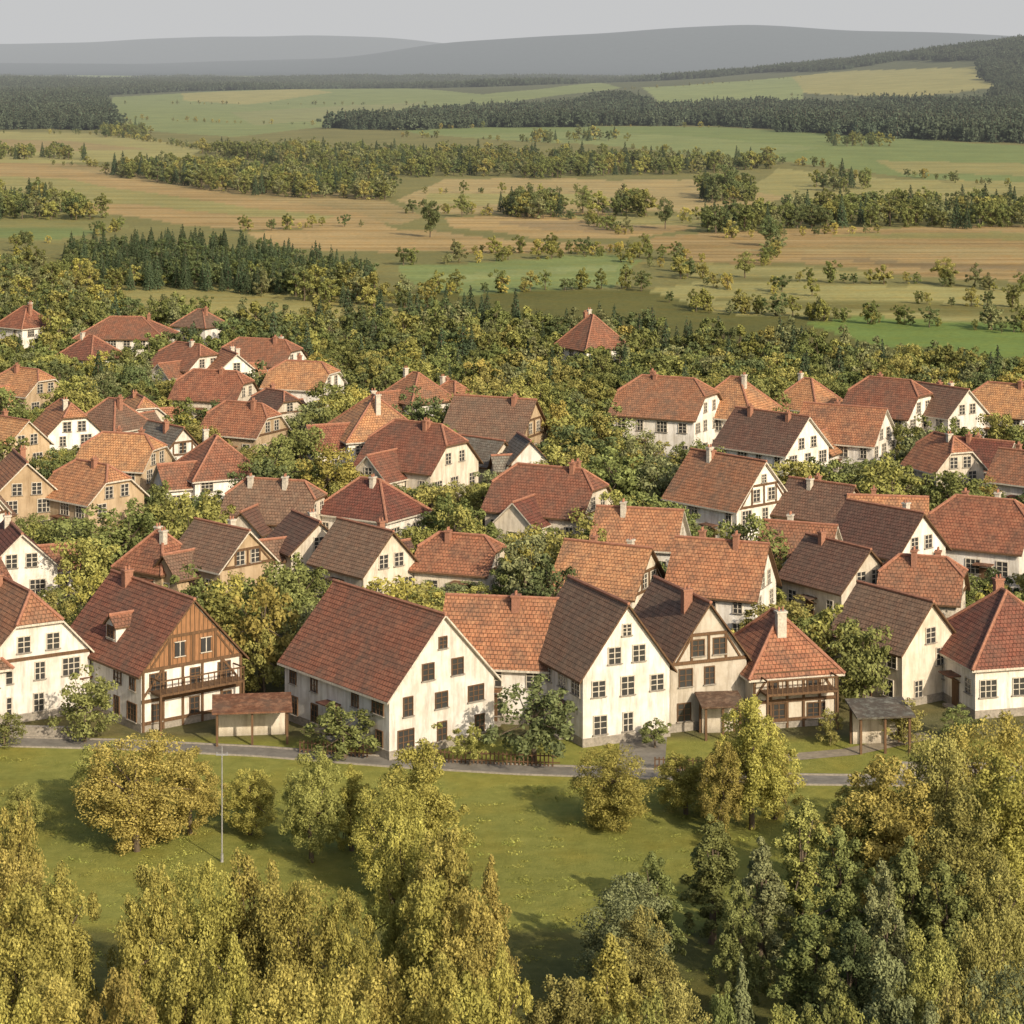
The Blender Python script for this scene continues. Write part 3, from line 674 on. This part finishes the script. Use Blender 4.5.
def line(pts,sp,keep=.8,w=1.5):
    out=[]; W=[np.array(plan(*p)) for p in pts]; ph=rng.random()*6; s_=0
    for a_,b_ in zip(W[:-1],W[1:]):
        L=np.linalg.norm(b_-a_); n=max(1,int(L/sp))
        for i in range(n):
            s_+=sp
            if math.sin(s_/23+ph)+.6*math.sin(s_/9.1+2*ph)+rng.normal()*.35>1.2-2.4*keep: out.append(a_+(b_-a_)*(i+rng.random())/n+rng.normal(size=2)*w)
    return np.array(out).reshape(-1,2)
scatter('mixed_woodland',np.concatenate([fill([(-200,326),(60,320),(180,332),(400,332),(520,338),(640,348),(760,360),(860,372),(1200,394),(1200,425),(-200,425)],4.6,ck=True),
   fill([(240,280),(390,296),(430,314),(380,312),(250,296)],4.6)]),C_mix,.34,.62)
scatter('spruce_wood',np.concatenate([fill([(60,256),(180,250),(260,258),(390,290),(340,296),(110,290),(70,275)],4.2),fill([(380,322),(560,334),(700,352),(900,370),(640,357),(500,344),(380,330)],4.6,keep=.7)]),C_con,.34,.52)
scatter('autumn_scrub',np.concatenate([fill([(-200,266),(20,266),(130,292),(60,300),(-200,300)],5,keep=.8),line([(0,250),(60,254),(110,262)],5),fill([(-100,304),(20,306),(170,320),(170,332),(-100,326)],4.6,ck=True,keep=.8),fill([(380,346),(640,360),(760,372),(640,400),(380,400)],7,keep=.6,ck=True)]),C_dec,.3,.56)
scatter('field_copses',np.concatenate([fill([(100,174),(230,171),(390,183),(405,200),(300,198),(170,187)],6.5),fill([(190,152),(400,156),(640,161),(770,165),(770,169),(600,175),(380,176),(290,168)],7.5),
  fill([(700,190),(755,190),(760,200),(705,200)],6),fill([(790,214),(850,210),(1300,212),(1300,226),(790,228)],6),fill([(500,208),(560,206),(575,216),(505,218)],6),fill([(596,208),(640,208),(650,216),(600,217)],6),
  fill([(700,222),(790,222),(790,232),(710,234)],6,keep=.8),fill([(-200,204),(50,205),(110,218),(50,222),(-200,216)],6),fill([(810,182),(860,180),(870,190),(820,190)],8,keep=.8),fill([(-200,154),(80,158),(90,162),(-200,164)],8,keep=.8),
  fill([(100,126),(150,130),(150,136),(100,134)],10),fill([(520,140),(620,142),(640,145),(540,144)],9,keep=.7),fill([(820,142),(880,146),(900,150),(830,148)],10,keep=.8)]),C_mix,.42,.75)
L_=line
scatter('hedgerow_trees',np.concatenate([L_([(380,254),(560,253),(700,262)],2.6,.6),L_([(640,240),(760,236),(880,232)],3.4,.55),L_([(740,280),(900,284),(1100,296)],2.6,.8),L_([(820,298),(920,304),(1100,312)],3,.65),L_([(690,284),(850,300)],3.4,.55),
   L_([(640,322),(760,314),(860,322),(1060,334)],2.6,.8),L_([(420,192),(560,190),(700,184)],4.5,.55),L_([(450,215),(480,214),(520,216)],3.6,.8),L_([(650,225),(680,222),(720,215)],3.6,.8),L_([(730,275),(770,262),(775,248)],3.6,.8),L_([(870,326),(1000,335)],3.6,.6),
   L_([(400,212),(560,213),(700,211),(800,216)],4,.6),L_([(240,232),(330,226),(440,228)],3.6,.65),L_([(740,204),(860,206),(1100,208)],4.5,.65),L_([(400,138),(600,148),(860,170),(1100,196)],6,.6),L_([(400,266),(560,258),(640,248),(700,240)],3,.7),L_([(560,214),(640,238)],3.6,.55),
   L_([(-100,166),(60,167),(200,172)],5,.7),L_([(0,130),(110,132),(200,150)],6,.8),L_([(400,296),(640,288)],2.6,.85),L_([(620,262),(680,270),(700,284)],3.4,.75),L_([(640,290),(720,314),(860,322)],3,.75),L_([(-100,243),(70,243),(120,230)],3.4,.8),
   L_([(100,285),(300,290),(400,302)],3,.65),L_([(130,308),(260,316),(400,322)],3,.65),L_([(120,118),(250,122),(340,124)],8,.7),L_([(110,104),(260,104),(440,106)],9,.6),L_([(400,131),(560,125),(720,128)],7,.75),L_([(620,98),(800,96)],11,.7),L_([(780,104),(980,105)],8,.8)]),C_dec,.16,.44)
for q in ((430,237,11.5,'dark',.7),(462,216,7,'green',1),(745,278,6,'green',1),(770,246,8,'dark',1),(665,228,9,'dark',.8),(527,216,10,'dark',1.1),(725,197,12,'dark',1.2),(945,285,6,'olive',1.2),(583,212,9,'green',1)):
    vt_(*q)
FAR=[fill([(-400,81),(420,81),(480,83),(640,81),(1500,81),(1500,94),(1000,95),(820,92),(600,88),(480,94),(380,89),(110,95),(96,100),(100,127),(-400,127)],26,keep=.85),
     fill([(320,128),(450,114),(620,105),(650,111),(800,112),(900,112),(1400,109),(1400,152),(960,142),(830,136),(700,124),(400,130)],25,keep=.95),
     fill([(990,95),(1400,90),(1400,112),(1000,110)],26)]
FARP=np.concatenate(FAR); FARP=FARP[np.abs(FARP[:,0])<.3*FARP[:,1]+200]; FARP=FARP[FARP[:,1]<6200]
far3=fill([(-400,79),(1500,78.5),(1500,81),(-400,81)],50,keep=.7); far3=far3[np.abs(far3[:,0])<.3*far3[:,1]]
scatter('distant_forest',np.concatenate([FARP,far3]),C_pat,.8,1.15)

T=TG(); g=np.random.default_rng(5); n=60
p=np.stack([g.normal(size=n)*.25,g.normal(size=n)*.25,g.random(n)*.12+.03],1); nr=unit(np.stack([g.normal(size=n),g.normal(size=n),np.full(n,.9)],1))
T.leaves(p,nr,g.uniform(.05,.11,n),g.uniform(.75,1.2,n),g,.35)
M['grass']=foliage('foliage_grass',(.30,.305,.08),.22,0); tuft=T.mesh('grass_tuft','grass')
C_g=protocol('grass_tufts',[tuft]); P=fill([(-60,745),(1080,790),(1080,1000),(-60,1000)],.9,keep=.55)
rd=np.array(RD,float)
u,v=to_uv(P[:,0],P[:,1]); P=P[v>np.interp(u,rd[:,0],rd[:,1])+12]
scatter('meadow_grass',P,C_g,.5,1.3)

def lean_to(u,v,w,d,hh,name,roofm):
    x,y=plan(u,v); e=bpy.data.objects.new(name,None); ROOT.objects.link(e); e.location=(x,y,0); e.rotation_euler=(0,0,.12)
    B=MB()
    for sx in (-1,0,1):
        for sy in (-1,1): B.box((sx*w/2,sy*d/2,hh/2),.08,.08,hh/2,0)
    for sy in (-1,1): B.box((0,sy*d/2,hh+.06),w/2+.1,.07,.06,0)
    B.obj('posts',[M['brownwood']],e)
    R=MB(); R.obox((0,0,hh+.34),(1,0,0),Vector((0,1,.14)).normalized(),Vector((0,-.14,1)).normalized(),w/2+.35,d/2+.35,.06,0); R.obj('roof',[M[roofm]],e)
    Wl=MB(); Wl.box((0,d/2-.12,hh/2),w/2-.1,.05,hh/2-.01,0); Wl.obj('back_wall',[M['cream']],e)
    HOUSES.append((x,y,w/2,d/2,0,hh))
lean_to(252,740,4.8,2.6,2.2,'open_shed','t_red'); lean_to(880,748,3.4,2.6,2.4,'open_shed','t_grey'); lean_to(720,736,2.4,2,2.2,'open_shed','t_brown')
x,y=plan(222,862); mb=MB(); mb.tube((0,0,0),(0,0,6.8),.045,.03,0,8); mb.tube((0,0,0),(0,0,.5),.09,.07,0,8); mb.box((0,0,6.3),.35,.03,.04,0)
for sx in (-.3,.3): mb.tube((sx,0,6.34),(sx,0,6.46),.035,.03,0,6)
ob=mb.obj('utility_pole',[M['metal']]); ob.location=(x,y,0)
def fence(p0,p1,hh,name,mat,wall=False):
    a=Vector((*plan(*p0),0)); b=Vector((*plan(*p1),0)); t=(b-a); L=t.length; t.normalize(); mb=MB(); z=Vector((0,0,1))
    if wall:
        mb.bar(a+z*hh/2,b+z*hh/2,.28,hh,z,0); mb.bar(a+z*(hh+.04),b+z*(hh+.04),.36,.07,z,0)
    else:
        n=int(L/.28)
        for i in range(n): mb.box(a+t*(i*.28)+z*hh*.5,.045,.02,hh*random.uniform(.46,.5),0)
        for zz in (.3,.8): mb.bar(a+z*zz*hh,b+z*zz*hh,.05,.07,z,0)
    mb.obj(name,[M[mat]])
fence((-20,736),(75,738),.7,'stone_garden_wall','stone',True); fence((300,753),(372,758),.9,'picket_fence','brownwood'); fence((420,762),(560,767),.9,'picket_fence','brownwood'); fence((655,770),(790,775),.9,'picket_fence','brownwood'); fence((900,774),(1060,776),.7,'stone_garden_wall','stone',True)

# ------------------------------------------------------------ haze, sky, sun, camera
def haze(name,lo,hi,dens,colr):
    mb=MB(); mb.box(tuple((a+b)/2 for a,b in zip(lo,hi)),*[(b-a)/2 for a,b in zip(lo,hi)]); ob=mb.obj(name,[])
    m,nt,o=newmat(name+'_volume'); ab=N(nt,'ShaderNodeVolumeAbsorption'); em=N(nt,'ShaderNodeEmission'); ad=N(nt,'ShaderNodeAddShader')
    ab.inputs['Color'].default_value=(0,0,0,1); ab.inputs['Density'].default_value=dens
    em.inputs['Color'].default_value=(*colr,1); em.inputs['Strength'].default_value=dens  # volume glows by itself, standing in for sunlight scattered in haze
    nt.links.new(ab.outputs[0],ad.inputs[0]); nt.links.new(em.outputs[0],ad.inputs[1]); nt.links.new(ad.outputs[0],o.inputs['Volume']); ob.data.materials.append(m)
haze('haze',(-20000,560,-30),(20000,55000,1500),6.6e-5,(.575,.58,.585))
SE=28; SA=(.54,-.842)
w=bpy.data.worlds.new('World'); scene.world=w; w.use_nodes=True; nt=w.node_tree; bg=nt.nodes['Background']
sk=nt.nodes.new('ShaderNodeTexSky'); sk.sky_type='NISHITA'; sk.sun_disc=False; sk.sun_elevation=math.radians(SE); sk.sun_rotation=math.atan2(SA[0],SA[1]); sk.air_density=1.2; sk.dust_density=4; sk.ozone_density=1
nt.links.new(sk.outputs[0],bg.inputs[0]); bg.inputs[1].default_value=.135
sd=bpy.data.lights.new('sun','SUN'); sd.energy=4.7; sd.angle=math.radians(.6); sd.color=(1,.86,.65); so=bpy.data.objects.new('sun',sd); ROOT.objects.link(so)
dv=Vector((SA[0]*math.cos(math.radians(SE)),SA[1]*math.cos(math.radians(SE)),math.sin(math.radians(SE)))); so.rotation_euler=dv.to_track_quat('Z','Y').to_euler()
cam=bpy.data.cameras.new('camera'); co=bpy.data.objects.new('camera',cam); ROOT.objects.link(co); co.location=(0,0,H); co.rotation_euler=(math.pi/2,0,0)
cam.sensor_width=36; cam.lens=F/1024*36; cam.shift_y=-(512-HZ)/1024; cam.clip_start=1; cam.clip_end=80000; scene.camera=co
scene.view_settings.view_transform='Standard'; scene.view_settings.look='None'; scene.view_settings.exposure=0; scene.view_settings.gamma=1
print('village trees',cnt,'houses',len(HOUSES))
